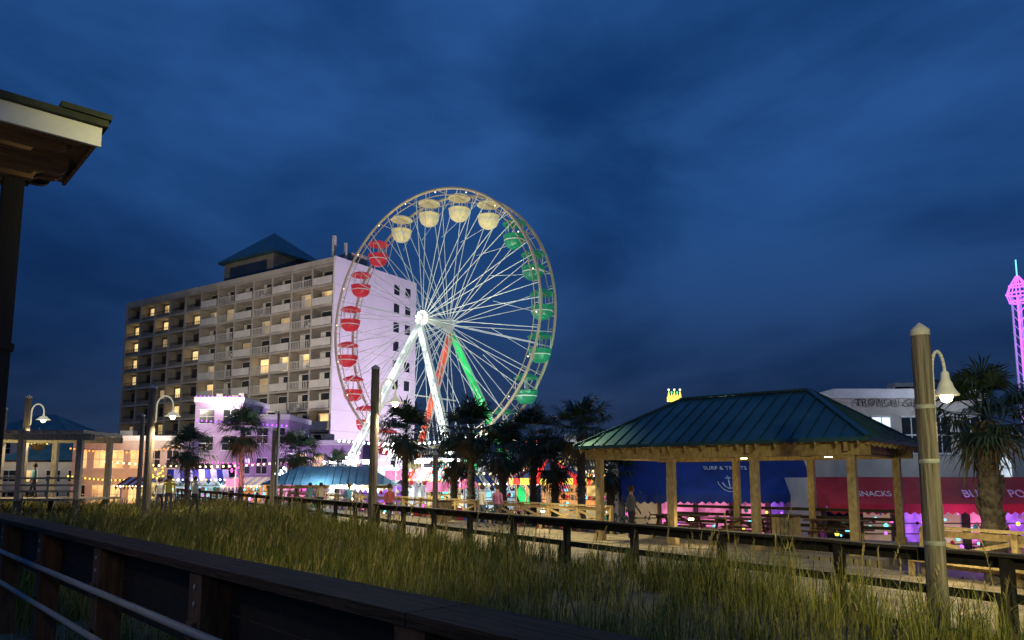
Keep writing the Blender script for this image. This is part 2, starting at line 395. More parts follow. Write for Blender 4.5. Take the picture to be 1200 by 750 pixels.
def picnic_table(x,y,z,rot):
    b=B()
    for i in range(5): b.box((-.9,-.36+.15*i,.71),(.9,-.36+.15*i+.135,.75),'wood_brown')
    for s_ in (-1,1):
        for i in range(2): 
            y0=s_*.72-.14+.14*i; b.box((-.9,y0,.41),(.9,y0+.125,.45),'wood_brown')
        xx=s_*.62
        b.beam((xx,-.22,.71),(xx,-.62,.0),.045,.09,'wood_brown'); b.beam((xx,.22,.71),(xx,.62,.0),.045,.09,'wood_brown')
        b.box((xx-.05,-.8,.33),(xx-.01,.8,.409),'wood_brown'); b.box((xx-.05,-.36,.63),(xx-.01,.36,.709),'wood_brown')
        b.beam((xx,0,.37),(0,0,.70),.045,.07,'wood_brown')
    b.build('picnic_table',None,(x,y,z),rot)
A=atan2(-.64,.77)
def gz(lx,ly): return GX+cos(A)*lx-sin(A)*ly, GY+sin(A)*lx+cos(A)*ly
for lx,ly,r in ((-2.5,.3,A),(0,-.5,A),(2.6,.5,A+.1)):
    X,Y=gz(lx,ly); picnic_table(X,Y,.014,r)

def trash_bin(x,y,z,rot):
    b=B(); b.box((-.28,-.28,.05),(.28,.28,.92),'dark_metal')
    for i in range(5):
        t=-.28+.116*i
        for s_ in (-1,1):
            b.box((t,s_*.285,.04),(t+.095,s_*.31,.9),'wood_light'); b.box((s_*.285,t,.04),(s_*.31,t+.095,.9),'wood_light')
    b.box((-.34,-.34,.92),(.34,.34,.97),'wood_brown'); b.tube((0,0,.97),(0,0,.985),.15,'dark_metal',n=14)
    b.build('trash_bin',None,(x,y,z),rot)
X,Y=gz(1.9,-1.8); trash_bin(X,Y,.014,A)
trash_bin(-3.2,34.6,0,.9)

# ------------------------------------------------------------------ pilings and gooseneck lamps
def piling(x,y,zt,r,zb=-1.0,lampdir=None,zl=None,power=0,bell=.20,arch=.55,reach=.55,shade='shade_glow',color=(1,.82,.5)):
    E=empty('lamp_post' if lampdir is not None else 'wooden_piling',(x,y,0))
    b=B(); segs=14
    prof=[]
    for i in range(segs+1):
        t=i/segs; prof.append((r*(1.06-.12*t)*(1+.03*sin(i*2.1+x)),zb+(zt-.10-zb)*t))
    b.lathe(prof,(0,0,0),'piling',14)
    b.lathe([(r*.97,zt-.14),(r*.99,zt-.06),(r*.6,zt-.01),(r*.05,zt+.05)],(0,0,0),'rail_w',14)
    if r<.14 and y<15:
        for z in (1.1,2.2,2.95): b.lathe([(r*1.03,z),(r*1.05,z+.01),(r*1.05,z+.05),(r*1.03,z+.06)],(0,0,0),'galv',14)
    b.build('piling',E)
    if lampdir is None: return E
    dx,dy=cos(lampdir),sin(lampdir); b=B(); pts=[]
    base=r+.02
    pts.append((dx*r*.8,dy*r*.8,zl-.30)); pts.append((dx*(base+.02),dy*(base+.02),zl-.25)); 
    for i in range(13):
        t=pi*(1-i/12); rr=reach/2; pts.append((dx*(base+.03+rr+rr*cos(t)),dy*(base+.03+rr+rr*cos(t)),zl+arch*.5+arch*.5*sin(t)))
    ex=base+.03+reach; pts.append((dx*ex,dy*ex,zl+.26)); b.path(pts,.022 if y<15 else .035,shade,8)
    b.lathe([(.03,.34),(.05,.32),(.06,.22),(bell*.50,.17),(bell*.62,.10),(bell*.86,.03),(bell,0),(bell*.98,-.01),(bell*.8,.03),(.02,.18)],(dx*ex,dy*ex,zl),shade,18)
    b.build('gooseneck_arm',E)
    br=.085 if y<15 else .13
    b=B(); b.lathe([(.001,-br*1.3),(br*.7,-br),(br,-.02),(br*.8,.06),(.03,.12)],(dx*ex,dy*ex,zl),'bulb',12); b.build('bulb',E)
    if power: lamp('lamp_light','SPOT',(dx*ex,dy*ex,zl-.20),power,color,target=None,angle=150,size=.08,parent=E)
    return E
piling(5.72,10.2,4.12,.128,lampdir=.35,zl=3.16,power=90,bell=.17,arch=.62,reach=.24,shade='shade_plain')
piling(-5.2,27.9,6.25,.165,lampdir=.1,zl=4.85,power=800,bell=.30,arch=.9,reach=.55)
piling(-17.6,36,6.5,.19,lampdir=0,zl=5.0,power=1100,bell=.38,arch=1.0,reach=.80)
piling(-27.6,42,6.7,.18,lampdir=0,zl=5.3,power=1100,bell=.38,arch=.9,reach=.70)
piling(-31.0,45,6.3,.18); piling(-25.0,50,6.3,.14); piling(-15.8,50,6.5,.10)
piling(-28.5,38,3.3,.15); piling(-3.5,34,3.2,.12); 
piling(-12.4,38.6,4.6,.11)

# ------------------------------------------------------------------ near deck railing and floor
E=empty('deck_railing',(2.357,0,0),atan2(.737,-.676))
b=B(); 
for (a,c) in ((.2,3.742),(3.75,7.742),(7.75,11.742),(11.75,24)):
    b.box((a,-.02,1.50),(c,.255,1.545),'wood_cap')
b.box((.2,.02,1.27),(24,.065,1.498),'wood_black'); b.box((.2,.02,1.02),(24,.065,1.262),'wood_black'); b.build('top_rail',E)
b=B()
for z in (1.20,.88): b.tube((.2,.27,z),(24,.27,z),.023,'galv',n=10)
b.build('lower_rails',E)
b=B()
for s_ in (1.75,3.75,5.75,7.75,9.75,11.75,13.75,15.75,17.75,19.75,21.75):
    b.box((s_-.09,.067,.28),(s_+.09,.235,1.498),'wood_brown'); b.box((s_-.045,.236,1.15),(s_+.045,.262,1.24),'wood_brown'); b.box((s_-.03,.236,.85),(s_+.03,.25,.91),'dark_metal')
    for z in (1.33,1.42): b.tube((s_,.235,z),(s_,.243,z),.014,'galv',n=8)
b.build('posts',E)
b=B(); b.box((-4,1.1,.0),(24,7,.18),'planks'); 
for s_ in range(0,24,3): b.box((s_-.1,1.2,-1.4),(s_+.1,1.4,.0),'wood_dark')
o=b.build('viewing_deck',None,(2.357,0,0),atan2(.737,-.676))

# entry pavilion roof at upper left
E=empty('entry_pavilion',(-3.5,6,4.97),atan2(.676,.737))
b=B()
b.box((-3.6,0,-.17),(0,.03,0),'white'); b.box((-.03,.031,-.12),(0,1.32,0),'wood_soffit')
b.build('fascia',E)
b=B(); b.box((-3.6,-.04,.004),(.04,1.36,.06),'shingle'); b.box((-.32,-.06,.062),(.06,1.3,.11),'shingle')
b.face([(-3.6,-.04,.06),(-.05,-.04,.06),(-1.2,.66,.22),(-3.6,.66,.22)],'shingle'); b.face([(-.05,1.36,.06),(-3.6,1.36,.06),(-3.6,.66,.22),(-1.2,.66,.22)],'shingle'); b.face([(-.05,-.04,.06),(-.05,1.36,.06),(-1.2,.66,.22)],'shingle')
b.box((-.95,.0,.05),(-.90,.04,.24),'shingle')
b.build('roof',E)
b=B(); b.box((-3.6,.032,-.10),(-.032,1.3,-.07),'wood_soffit'); b.box((-3.6,.10,-.155),(-.16,.16,-.101),'wood_soffit')
def scallop(y0,y1,x_end,z0,dpt):
    prof=[(-3.6,z0),(x_end,z0),(x_end,z0-dpt*.35)]
    for i in range(1,7): prof.append((x_end-.10+.10*cos(i*pi/12), z0-dpt*.35-dpt*.3*sin(i*pi/12)))
    for i in range(1,7): prof.append((x_end-.16-.10*sin(i*pi/12), z0-dpt*.65-dpt*.35*(1-cos(i*pi/12))))
    prof.append((-3.6,z0-dpt)); n=len(prof)
    b.face([(x,y0,z) for x,z in prof],'wood_soffit'); b.face([(x,y1,z) for x,z in prof][::-1],'wood_soffit')
    for i in range(n):
        a=prof[i]; c=prof[(i+1)%n]; b.face([(a[0],y0,a[1]),(a[0],y1,a[1]),(c[0],y1,c[1]),(c[0],y0,c[1])],'wood_soffit')
scallop(.58,.66,-.12,-.102,.28); scallop(.74,.82,-.12,-.102,.28); scallop(1.12,1.18,-.16,-.102,.2); scallop(.25,.31,-.2,-.102,.16)
b.build('soffit_and_beams',E)
b=B(); b.box((-.58,.62,-4.8),(-.43,.78,-.39),'wood_black'); b.box((-.60,.60,-1.9),(-.41,.80,-1.84),'wood_black'); b.box((-3.3,.62,-4.8),(-3.1,.78,-.39),'wood_black'); b.build('columns',E)
E=empty('added_lantern',(-3.75,3.6,2.9))  # out of view, added to light the soffit, fascia and lower rails
b=B(); b.lathe([(.001,.22),(.14,.12),(.14,.10),(.09,.09)],(0,0,0),'dark_metal',8); b.lathe([(.08,.09),(.08,-.1)],(0,0,0),'bulb_soft',8); b.lathe([(.09,-.1),(.001,-.16)],(0,0,0),'dark_metal',8); b.tube((0,0,-3),(0,0,-.12),.03,'dark_metal'); b.build('lantern',E)
lamp('added_lantern_light','POINT',(-3.55,3.65,2.9),17,(1,.86,.68),size=.1)
lamp('deck_light','POINT',(-2.6,-.8,3.6),34,(1,.86,.72),size=.2)

# ------------------------------------------------------------------ palms
def palm(x,y,zt,r,seed,zb=-1.5,tr=.17,nf=32,lw=.85):
    E=empty('palm_tree',(x,y,0)); R=random.Random(seed)
    b=B(); prof=[]; H=zt-zb; n=26; bend=R.uniform(-.25,.25)
    for i in range(n+1):
        t=i/n; prof.append((tr*(1.25-.3*t+(.25*max(0,t-.75)*4*.3))*(1+(.10 if i%2 else -.04)),zb+H*t*.97))
    b.lathe(prof,(0,0,0),'trunk',10,smooth=False)
    for i in range(90):
        t=.35+.65*R.random(); a=R.random()*6.28; z=zb+H*t*.95
        b.beam((cos(a)*tr*.8,sin(a)*tr*.8,z-.1),(cos(a)*tr*1.5,sin(a)*tr*1.5,z+.14),.07,.02,'trunk')
    b.build('trunk',E)
    b=B()
    c0=Vector((0,0,zt))
    for f in range(nf+6):
        dead=f>=nf; az=f*2.39996+R.random()*.8
        el=radians(-62 - 18*R.random()) if dead else radians(82-118*((f+.5)/nf)**.85+R.uniform(-14,14))
        d=Vector((cos(az)*cos(el),sin(az)*cos(el),sin(el))); side=Vector((-sin(az),cos(az),0)); up=side.cross(d).normalized()
        if up.z<0: up=-up
        m_='palm_dead' if dead else 'palm'
        pl=r*R.uniform(.34,.62)*(.7 if dead else 1); tip=c0+d*pl+Vector((0,0,-.12*pl*pl/r))
        b.beam(c0,tip,.03,.015,m_)
        nl=21; ll=r*R.uniform(.45,.72)
        for q in range(nl):
            s_=(q/(nl-1)*2-1); a=s_*radians(95); l=ll*(1-.28*abs(s_))*R.uniform(.78,1.15)
            dd=(d*cos(a)+side*sin(a)).normalized(); w_=r*.022*lw; wv=(dd.cross(up)).normalized()*w_
            mid=tip+dd*l*.55+up*(.06*r)*(1-abs(s_)); end=tip+dd*l+Vector((0,0,-l*(.08+.45*R.random())))
            i=len(b.v); b.v += [tuple(tip-wv*.3),tuple(tip+wv*.3),tuple(mid+wv),tuple(mid-wv),tuple(end)]
            k=b._m(m_); b.f += [(i,i+1,i+2,i+3),(i+3,i+2,i+4)]; b.mi += [k,k]; b.sm += [False,False]
    b.build('crown',E)
for i,(x,y,z,r) in enumerate([(-27,62,4.4,2.4),(-21.8,60,5.8,2.6),(-17.3,60,4.2,2.4),(-6.6,46,4.9,2.4),(-3.4,44,3.2,2.0),(-2.2,40,4.6,2.2),(-.46,38.5,3.5,2.0),(1.2,42,4.4,2.3),(2.3,40,3.0,1.9),(3.4,36.5,4.4,2.1),(5.0,38,2.4,1.7),(6.3,39,2.2,1.6),(-13.6,58,3.0,1.6)]):
    palm(x,y,z,r,20+i)
palm(10.5,16.4,3.40,1.5,99,tr=.20,nf=40,lw=.7)
# low shrubs along the land side
b=B(); R=random.Random(31)
for (sx,sy,rad,n) in ((-9,47,1.0,260),(0.5,36,.9,260),(1.6,34.5,.8,240),(-4.8,43,.8,220),(5.5,35,.9,260),(-15,59,1.1,260),(-24,63,1.2,260),(11.3,15.6,.6,300),(12,17.5,.7,300)):
    for i in range(n):
        v=Vector((sx+R.gauss(0,rad*.6),sy+R.gauss(0,rad*.6),-1.4+abs(R.gauss(.6,.6)))); s_=R.uniform(.10,.22); a=R.random()*6.28
        b.face([v,v+Vector((s_*cos(a),s_*sin(a),R.uniform(-s_,s_))),v+Vector((-s_*.5*sin(a),s_*.5*cos(a),s_))],'palm')
b.build('shrubs')

# ------------------------------------------------------------------ ferris wheel
WA=34.5
def ferris():
    E=empty('ferris_wheel',(-6.95,66.4,16.2),radians(-WA))
    R_=12.05; n=80; ys=(-1.15,1.15)
    b=B()
    for y in ys:
        for (r,t,m_) in ((R_,.13,'steel_rim'),(R_-.6,.045,'steel_rim')):
            for i in range(n):
                a0=2*pi*i/n; a1=2*pi*(i+1)/n; b.tube((r*sin(a0),y,r*cos(a0)),(r*sin(a1),y,r*cos(a1)),t,m_,n=6,caps=False)
        for i in range(40):
            a0=2*pi*i/40; b.tube((R_*sin(a0),y,R_*cos(a0)),((R_-.6)*sin(a0),y,(R_-.6)*cos(a0)),.03,'steel_rim',n=4,caps=False)
    b.build('rims',E)
    b=B()
    for k in range(20):
        ph=radians(13+18*k)
        for y in ys:
            yh=y*1.55
            for da in (-3.0,3.0):
                a=ph+radians(da); b.tube((.55*sin(ph),yh,.55*cos(ph)),(R_*sin(a),y,R_*cos(a)),.034,'steel_spoke',n=5,caps=False)
        rr=R_*.62
        b.tube((rr*sin(ph),-1.35,rr*cos(ph)),(R_*sin(ph+.157),1.15,R_*cos(ph+.157)),.02,'steel_spoke',n=4,caps=False)
        b.tube((R_*sin(ph+.157),-1.15,R_*cos(ph+.157)),(R_*sin(ph+.157),1.15,R_*cos(ph+.157)),.04,'steel_rim',n=5)
        b.tube((11.5*sin(ph),-1.15,11.5*cos(ph)),(11.5*sin(ph),1.15,11.5*cos(ph)),.04,'steel_rim',n=5)
        b.ball((11.75*sin(ph+.157),-1.3,11.75*cos(ph+.157)),.06,'bulb_soft',6)
    b.build('spokes',E)
    b=B(); b.tube((0,-2.3,0),(0,2.3,0),.38,'steel',n=16); 
    for y in (-1.85,1.85): b.tube((0,y-.08,0),(0,y+.08,0),.70,'steel',n=20)
    for k in range(10):
        a=2*pi*k/10; b.ball((.6*sin(a),-2.0,.6*cos(a)),.10,'bulb_w')
    b.ball((0,-2.35,0),.22,'bulb_w'); b.build('hub',E)
    zb=-17.7
    for nm,m_,y0,y1,xs in (('leg_near_1','leg_white',-2.2,-4.2,-9.8),('leg_near_2','leg_white',-2.2,-4.2,7.0),('leg_far_1','leg_red',2.2,4.0,-7.4),('leg_far_2','leg_green',2.2,4.0,7.9)):
        b=B(); top=Vector((0,y0,-.6)); bot=Vector((xs,y1,zb)); 
        dirn=(bot-top).normalized(); sd=dirn.cross(Vector((0,1,0))).normalized()
        hw=.32
        for a_ in (-1,1):
            for c_ in (-1,1):
                b.beam(top+sd*a_*hw*.5+Vector((0,c_*.2,0)),bot+sd*a_*hw+Vector((0,c_*.2,0)),.15,.10,m_ if c_<0 else 'steel',up=(0,1,0))
        for i in range(18):
            t0=i/18; t1=(i+1)/18; s0=(1 if i%2 else -1)
            w0=hw*(.5+.5*t0); w1=hw*(.5+.5*t1)
            b.tube(top.lerp(bot,t0)+sd*s0*w0+Vector((0,-.2,0)),top.lerp(bot,t1)-sd*s0*w1+Vector((0,-.2,0)),.05,m_,n=5)
        b.beam(top,bot,.34,.10,m_ if m_!='leg_white' else 'steel',up=(0,1,0))
        for i in range(1,14):
            p=top.lerp(bot,i/14); b.ball(p+Vector((0,-.30,0)),.08,'bulb_w' if m_=='leg_white' else m_,6)
        b.build(nm,E)
    b=B()
    for y in (-3.4,3.4): b.beam((-6.4,y,-12.6),(5.0,y,-12.6),.16,.16,'steel')
    b.beam((0,-3.0,-7),(0,3.0,-7),.1,.1,'steel')
    b.build('cross_members',E)
    def gmesh(col):
        g=B(); g.lathe([(.02,.40),(.35,.32),(.85,.12),(1.02,-.02),(1.03,-.10)],(0,0,0),col,16); g.lathe([(1.03,-.10),(1.0,-.09),(.02,.25)],(0,0,0),col,16)
        g.lathe([(.02,-2.20),(.45,-2.17),(.75,-1.95),(.90,-1.6)],(0,0,0),col,16); g.lathe([(.90,-1.6),(.915,-1.52)],(0,0,0),'gon_stripe',16); g.lathe([(.915,-1.52),(.95,-1.15),(1.0,-1.10),(.93,-1.10),(.86,-1.5),(.7,-1.85),(.02,-1.95)],(0,0,0),col,16)
        for k in range(4):
            a=pi/4+k*pi/2; g.tube((.9*cos(a),.9*sin(a),-1.15),(.9*cos(a),.9*sin(a),0),.03,'steel',n=6)
        g.tube((0,0,-1.95),(0,0,.3),.04,'steel',n=6); g.lathe([(.3,-1.25),(.3,-1.2),(.01,-1.2)],(0,0,0),'white',12)
        g.lathe([(.85,-1.55),(.5,-1.55),(.5,-1.9)],(0,0,0),'gon_in',16)
        return g
    for k in range(20):
        p=(13+18*k)%360
        c='gon_green' if 40<p<130 else 'gon_red' if 240<p<325 else 'gon_cream' if (p<40 or p>325) else ('gon_green' if p<160 else 'gon_cream' if p<205 else 'gon_red')
        ph=radians(p)
        gmesh(c).build('gondola_%d'%k,E,(11.5*sin(ph),0,11.5*cos(ph)),radians(30+k*7))
    b=B(); b.box((-9,-5.2,-17.7),(9,5.2,-17.0),'dark_metal'); b.box((-3.2,-4.4,-17.0),(3.2,4.4,-14.9),'steel'); b.box((-3.3,-4.5,-14.9),(3.3,4.5,-14.82),'white')
    for i in range(28):
        x=-8.8+i*.65; b.ball((x,-5.25,-17.1),.09,'bulb_w',6); b.tube((x,-5.1,-17),(x,-5.1,-15.95),.025,'steel',n=5)
        if i%2==0: b.ball((x,-5.1,-15.8),.10,'neon_yellow',6)
    for i in range(9):
        x=-3.0+i*.75; b.box((x-.06,-4.5,-16.9),(x+.06,-4.41,-14.95),'leg_white')
    for x in (-8,-5.5,-3.0,3.0,6.0):
        b.tube((x,-5.0,-17),(x,-5.0,-12.9),.07,'steel'); b.beam((x-.8,-5.0,-12.8),(x+.8,-5.0,-12.8),.2,.35,'bulb_w')
        b.beam((x-.5,-5.1,-14.2),(x+.5,-5.1,-14.2),.08,.7,'panel_cool' if x<0 else 'panel_yellow')
    b.beam((-8.8,-5.1,-15.95),(8.8,-5.1,-15.95),.05,.05,'steel')
    b.build('loading_platform',E)
ferris()
lamp('wheel_floodlight','SPOT',(-12,50,0),14000,(.9,1,.9),target=(-6.9,66,15),angle=70,size=.4)
lamp('wheel_floodlight_red','SPOT',(-22,58,0),3500,(1,.35,.42),target=(-15,70,17),angle=55,size=.4)
lamp('wheel_floodlight_green','SPOT',(8,50,0),5500,(.45,1,.65),target=(2,62,17),angle=50,size=.4)
lamp('wheel_floodlight_top','SPOT',(-4,52,0),13000,(1,.86,.50),target=(-5,66,28),angle=35,size=.4)
lamp('ride_light','POINT',(-7,58,4),2200,(.93,1,.96),size=.5)

# ------------------------------------------------------------------ hotel
def hotel():
    ang=atan2(-.539,.842); E=empty('beach_hotel',(-22.6,92,0),ang)
    Lh,D,zt=47.5,16,29.4; R=random.Random(11)
    b=B(); b.box((-Lh,1.5,-1.5),(0,D,zt),'stucco_d'); b.build('body',E)
    b=B(); b.box((-.3,0,-1.5),(.02,D+.02,zt+.9),'stucco_w'); b.box((-Lh,0,zt),(-.302,.3,zt+.85),'stucco'); b.box((-Lh,D-.3,zt),(-.302,D,zt+.85),'stucco'); b.box((-Lh,.302,zt),(-Lh+.3,D-.302,zt+.85),'stucco')
    b.box((-Lh+.302,.302,zt-.2),(-.302,D-.302,zt+.1),'concrete')
    b.box((-Lh-.02,0,-1.5),(-Lh+.35,1.49,zt-.003),'stucco')
    b.build('end_walls_and_parapet',E)
    nb=12; bw=(Lh-.35)/nb; nf=10; z0=2.6; fh=(zt-z0)/nf
    fr=B(); rl=B(); wn=B()
    for i in range(1,nb): 
        x=-.3-i*bw; fr.box((x-.16,.1,z0),(x+.16,1.498,zt-.004),'stucco')
    for k in range(nf+1):
        z=z0+k*fh; fr.box((-Lh+.36,.0,z-.16),(-.302,1.497,z+.10),'stucco')
    for k in range(nf):
        z=z0+k*fh+.1
        for i in range(nb):
            xr=-.3-i*bw-.17; xl=xr-bw+.34
            right=i<7
            lit=R.random(); 
            m_='win_warm' if lit<.17 else 'win_dim' if lit<.36 else 'glass'
            xm=(xl+xr)/2
            if right:
                wn.box((xl+.35,1.44,z),(xm+.35,1.495,z+2.15),m_); wn.box((xl+.30,1.42,z),(xl+.345,1.50,z+2.2),'white'); wn.box((xm+.355,1.42,z),(xm+.40,1.50,z+2.2),'white'); wn.box((xl+.346,1.42,z+2.155),(xm+.352,1.50,z+2.21),'white')
                wn.box((xm+.8,1.44,z+.8),(xr-.3,1.494,z+2.0),'glass' if lit>.08 else 'win_dim')
                cw=R.uniform(.2,.9)
                if R.random()<.6: wn.box((xl+.36,1.41,z),(xl+.36+cw,1.438,z+2.1),'rail_w')
                rl.box((xl,-.03,z+.98),(xr,.04,z+1.06),'rail_w'); rl.box((xl,-.02,z+.06),(xr,.03,z+.12),'rail_w')
                if (i%2)==0: rl.box((xl,-.01,z+.122),(xr,.015,z+.975),'rail_w')
                else:
                    nbar=12
                    for q in range(nbar): 
                        xx=xl+(xr-xl)*(q+.5)/nbar; rl.box((xx-.05,-.01,z+.121),(xx+.05,.015,z+.978),'rail_w')
                if R.random()<.4:
                    xx=R.uniform(xl+.5,xr-1); rl.box((xx,.5,z),(xx+.5,1.0,z+.45),'white'); rl.box((xx,.95,z+.451),(xx+.5,1.0,z+.9),'white')
            else:
                wn.box((xl+.4,1.44,z+.5),(xr-.9,1.495,z+2.1),m_); wn.box((xl+.35,1.40,z+.4),(xr-.85,1.50,z+.49),'white')
                rl.box((xl,.30,z+.002),(xr,.38,z+.55),'stucco_d'); rl.box((xl,.30,z+.9),(xr,.36,z+.96),'dark_metal')
                for q in range(8):
                    xx=xl+(xr-xl)*(q+.5)/8; rl.box((xx-.025,.31,z+.55),(xx+.025,.35,z+.9),'dark_metal')
            if R.random()<.18: wn.ball((xr-.4,1.3,z+2.2),.12,'bulb_soft',6)
    fr.build('balcony_frames',E); rl.build('balcony_railings',E); wn.build('windows',E)
    b=B()
    for k in range(nf):
        z=z0+k*fh+.9
        for yy in (11.2,13.6):
            b.box((.021,yy,z),(.05,yy+1.1,z+1.4),'glass' if R.random()>.2 else 'win_dim'); b.box((.021,yy-.08,z-.1),(.09,yy+1.18,z-.003),'white')
        b.box((.021,0.02,z-1.0),(.032,D,z-.96),'stucco')
    b.build('end_wall_windows',E)
    b=B(); b.box((-Lh,-4,-1.5),(0,-.01,2.0),'stucco'); b.box((-Lh-.2,-4.2,2.0),(.2,-.012,2.3),'white')
    for i in range(14):
        x=-Lh+1.5+i*3.3; b.box((x,-4.04,-1.0),(x+2.3,-4.001,1.5),R.choice(['win_warm','glass','win_dim','win_warm']))
    b.build('podium',E)
    cx,cy,hw=-21.9,8.0,5.6
    b=B(); b.box((cx-hw,cy-hw*.8,zt),(cx+hw,cy+hw*.8,34.6),'stucco_d'); b.box((cx-hw*.75,cy-hw*.8-.05,31),(cx+hw*.75,cy-hw*.8-.003,33.6),'glass')
    h2=hw+.7; a=[(cx-h2,cy-h2*.82,34.6),(cx+h2,cy-h2*.82,34.6),(cx+h2,cy+h2*.82,34.6),(cx-h2,cy+h2*.82,34.6)]; ap=(cx,cy,39.6)
    for i in range(4): b.face([a[i],a[(i+1)%4],ap],'metal_roof')
    b.face(a[::-1],'metal_roof'); b.box((cx-h2,cy-h2*.82,34.3),(cx+h2,cy+h2*.82,34.598),'metal_roof')
    b.box((-3.4,4,zt+.1),(-1.2,7,zt+2.6),'stucco'); b.box((-2.3,1.5,zt+.1),(-1.9,1.9,zt+4.4),'rail_w'); b.box((-1.0,2.4,zt+.1),(-.7,2.7,zt+3.4),'rail_w')
    b.box((-36,5,zt+.1),(-33,8,zt+1.8),'stucco_d'); b.box((-44,6,zt+.1),(-42,9,zt+1.5),'stucco_d'); b.box((-12,5,zt+.1),(-9.5,8,zt+1.6),'stucco_d')
    b.build('penthouse',E)
hotel()
lamp('hotel_floodlight','SPOT',(-58,68,9),6500,(1,.86,.62),target=(-46,107,15),angle=80,size=.6)
lamp('hotel_floodlight','SPOT',(-40,62,11.5),16000,(1,.87,.68),target=(-29,96,15),angle=75,size=.6)
lamp('hotel_floodlight','SPOT',(-31,72,10.9),8000,(1,.84,.76),target=(-26,95,17),angle=80,size=.6)
lamp('hotel_end_floodlight','SPOT',(3,84,1),50000,(.90,.72,1),target=(-18,98.5,14),angle=80,size=.6)

# ------------------------------------------------------------------ background buildings
def building(name,x0,x1,y,depth,zt,wall,rot=0,win='glass',cols=3,rows=2,litp=.3,roof='flat',roofm='metal_roof'):
    E=empty(name,((x0+x1)/2,y,-1.5),rot); W=(x1-x0)/2; H=zt+1.5; R=random.Random(int(abs(x0)*13+y))
    b=B(); b.box((-W,0,0),(W,depth,H),wall)
    if roof=='flat':
        b.box((-W-.15,-.15,H-.40),(W+.15,depth+.15,H+.12),'white'); b.box((-W-.06,-.06,H-.62),(W+.06,depth+.06,H-.401),wall)
        for i in range(3): xx=R.uniform(-W+.8,W-1.6); b.box((xx,depth*.4,H+.121),(xx+R.uniform(.6,1.4),depth*.4+1,H+R.uniform(.5,1.1)),'concrete')
    b.build('walls',E)
    if roof=='hip':
        b=B(); a=[(-W-.6,-.6,H),(W+.6,-.6,H),(W+.6,depth+.6,H),(-W-.6,depth+.6,H)]; rh=min(W,depth/2)*.6; l=max(0,W-depth/2)
        r=[(-l-.01,depth/2,H+rh),(l+.01,depth/2,H+rh)]
        b.face([a[0],a[1],r[1],r[0]],roofm); b.face([a[2],a[3],r[0],r[1]],roofm); b.face([a[1],a[2],r[1]],roofm); b.face([a[3],a[0],r[0]],roofm); b.face(a[::-1],'wood_dark'); b.build('roof',E)
    b=B(); cw=2*W/cols; rh=(H-.6)/rows
    for r_ in range(rows):
        for c in range(cols):
            x=-W+cw*(c+.5); z=rh*r_+rh*.28; ww=min(1.6,cw*.6)/2; hh=rh*.5
            m_=(R.choice(['win_warm','win_cool','win_warm','win_dim']) if win=='mix' else win) if R.random()<litp else 'glass'
            b.box((x-ww,-.03,z),(x+ww,-.002,z+hh),m_); b.box((x-ww-.08,-.06,z-.1),(x+ww+.08,-.001,z-.003),'white'); b.box((x-ww-.08,-.06,z+hh+.003),(x+ww+.08,-.001,z+hh+.1),'white')
            b.box((x-.025,-.045,z),(x+.025,-.031,z+hh),'white'); b.box((x-ww,-.045,z+hh*.48),(x-.026,-.031,z+hh*.52),'white'); b.box((x+.026,-.045,z+hh*.48),(x+ww,-.031,z+hh*.52),'white')
    b.build('windows',E)
    return E
building('lilac_beach_shop',-33.5,-28.5,78,8,10.4,'purple_wall',cols=2,rows=4,win='mix',litp=.3)
building('lilac_beach_shop',-28.2,-23.0,76,8,8.4,'purple_wall',cols=3,rows=3,win='mix',litp=.5)
building('lilac_beach_shop',-22.8,-15.5,77,8,5.8,'purple_wall',cols=4,rows=2,win='mix',litp=.5)
building('orange_restaurant',-45,-33.8,76,9,6.2,'shop_wall',cols=6,rows=2,win='win_warm',litp=.8)
building('cottage',-72,-60,100,10,8.0,'shop_wall',cols=5,rows=3,litp=.1,roof='hip')
building('cottage',-85,-73,90,10,5.0,'shop_wall',cols=4,rows=2,litp=.2,roof='hip')
building('cottage',-58,-48,84,8,4.0,'shop_wall',cols=4,rows=2,litp=.3,win='win_warm',roof='hip')
building('arcade_hall',4,26,64,14,5.2,'shop_wall',cols=8,rows=2,win='mix',litp=.5)
e0=building('souvenir_shop',17.6,25.6,40,9,6.7,'shop_wall',cols=5,rows=2,win='win_cool',litp=.25)
text('TROPICAL GIFTS',.55,(-1,-.2,7.55),(radians(90),0,0),'dark_metal',e0)
building('souvenir_shop',25.9,38,41,9,4.4,'shop_wall',cols=6,rows=2,win='win_cool',litp=.9)
building('warehouse',40,70,75,15,6,'stucco_d',cols=8,rows=2,litp=.1)
building('warehouse',-14,4,110,15,5,'stucco_d',cols=8,rows=2,litp=.2,win='win_warm')
lamp('shop_light','POINT',(-29,70,4),500,(.60,.40,1),size=.4)
lamp('shop_light','POINT',(-39,70,2),1500,(1,.42,.14),size=.4)
lamp('shop_light','POINT',(-19,71,3),500,(.8,.42,1),size=.4)
lamp('street_light_cool','POINT',(23,36,7),330,(.80,.90,1),size=.4)

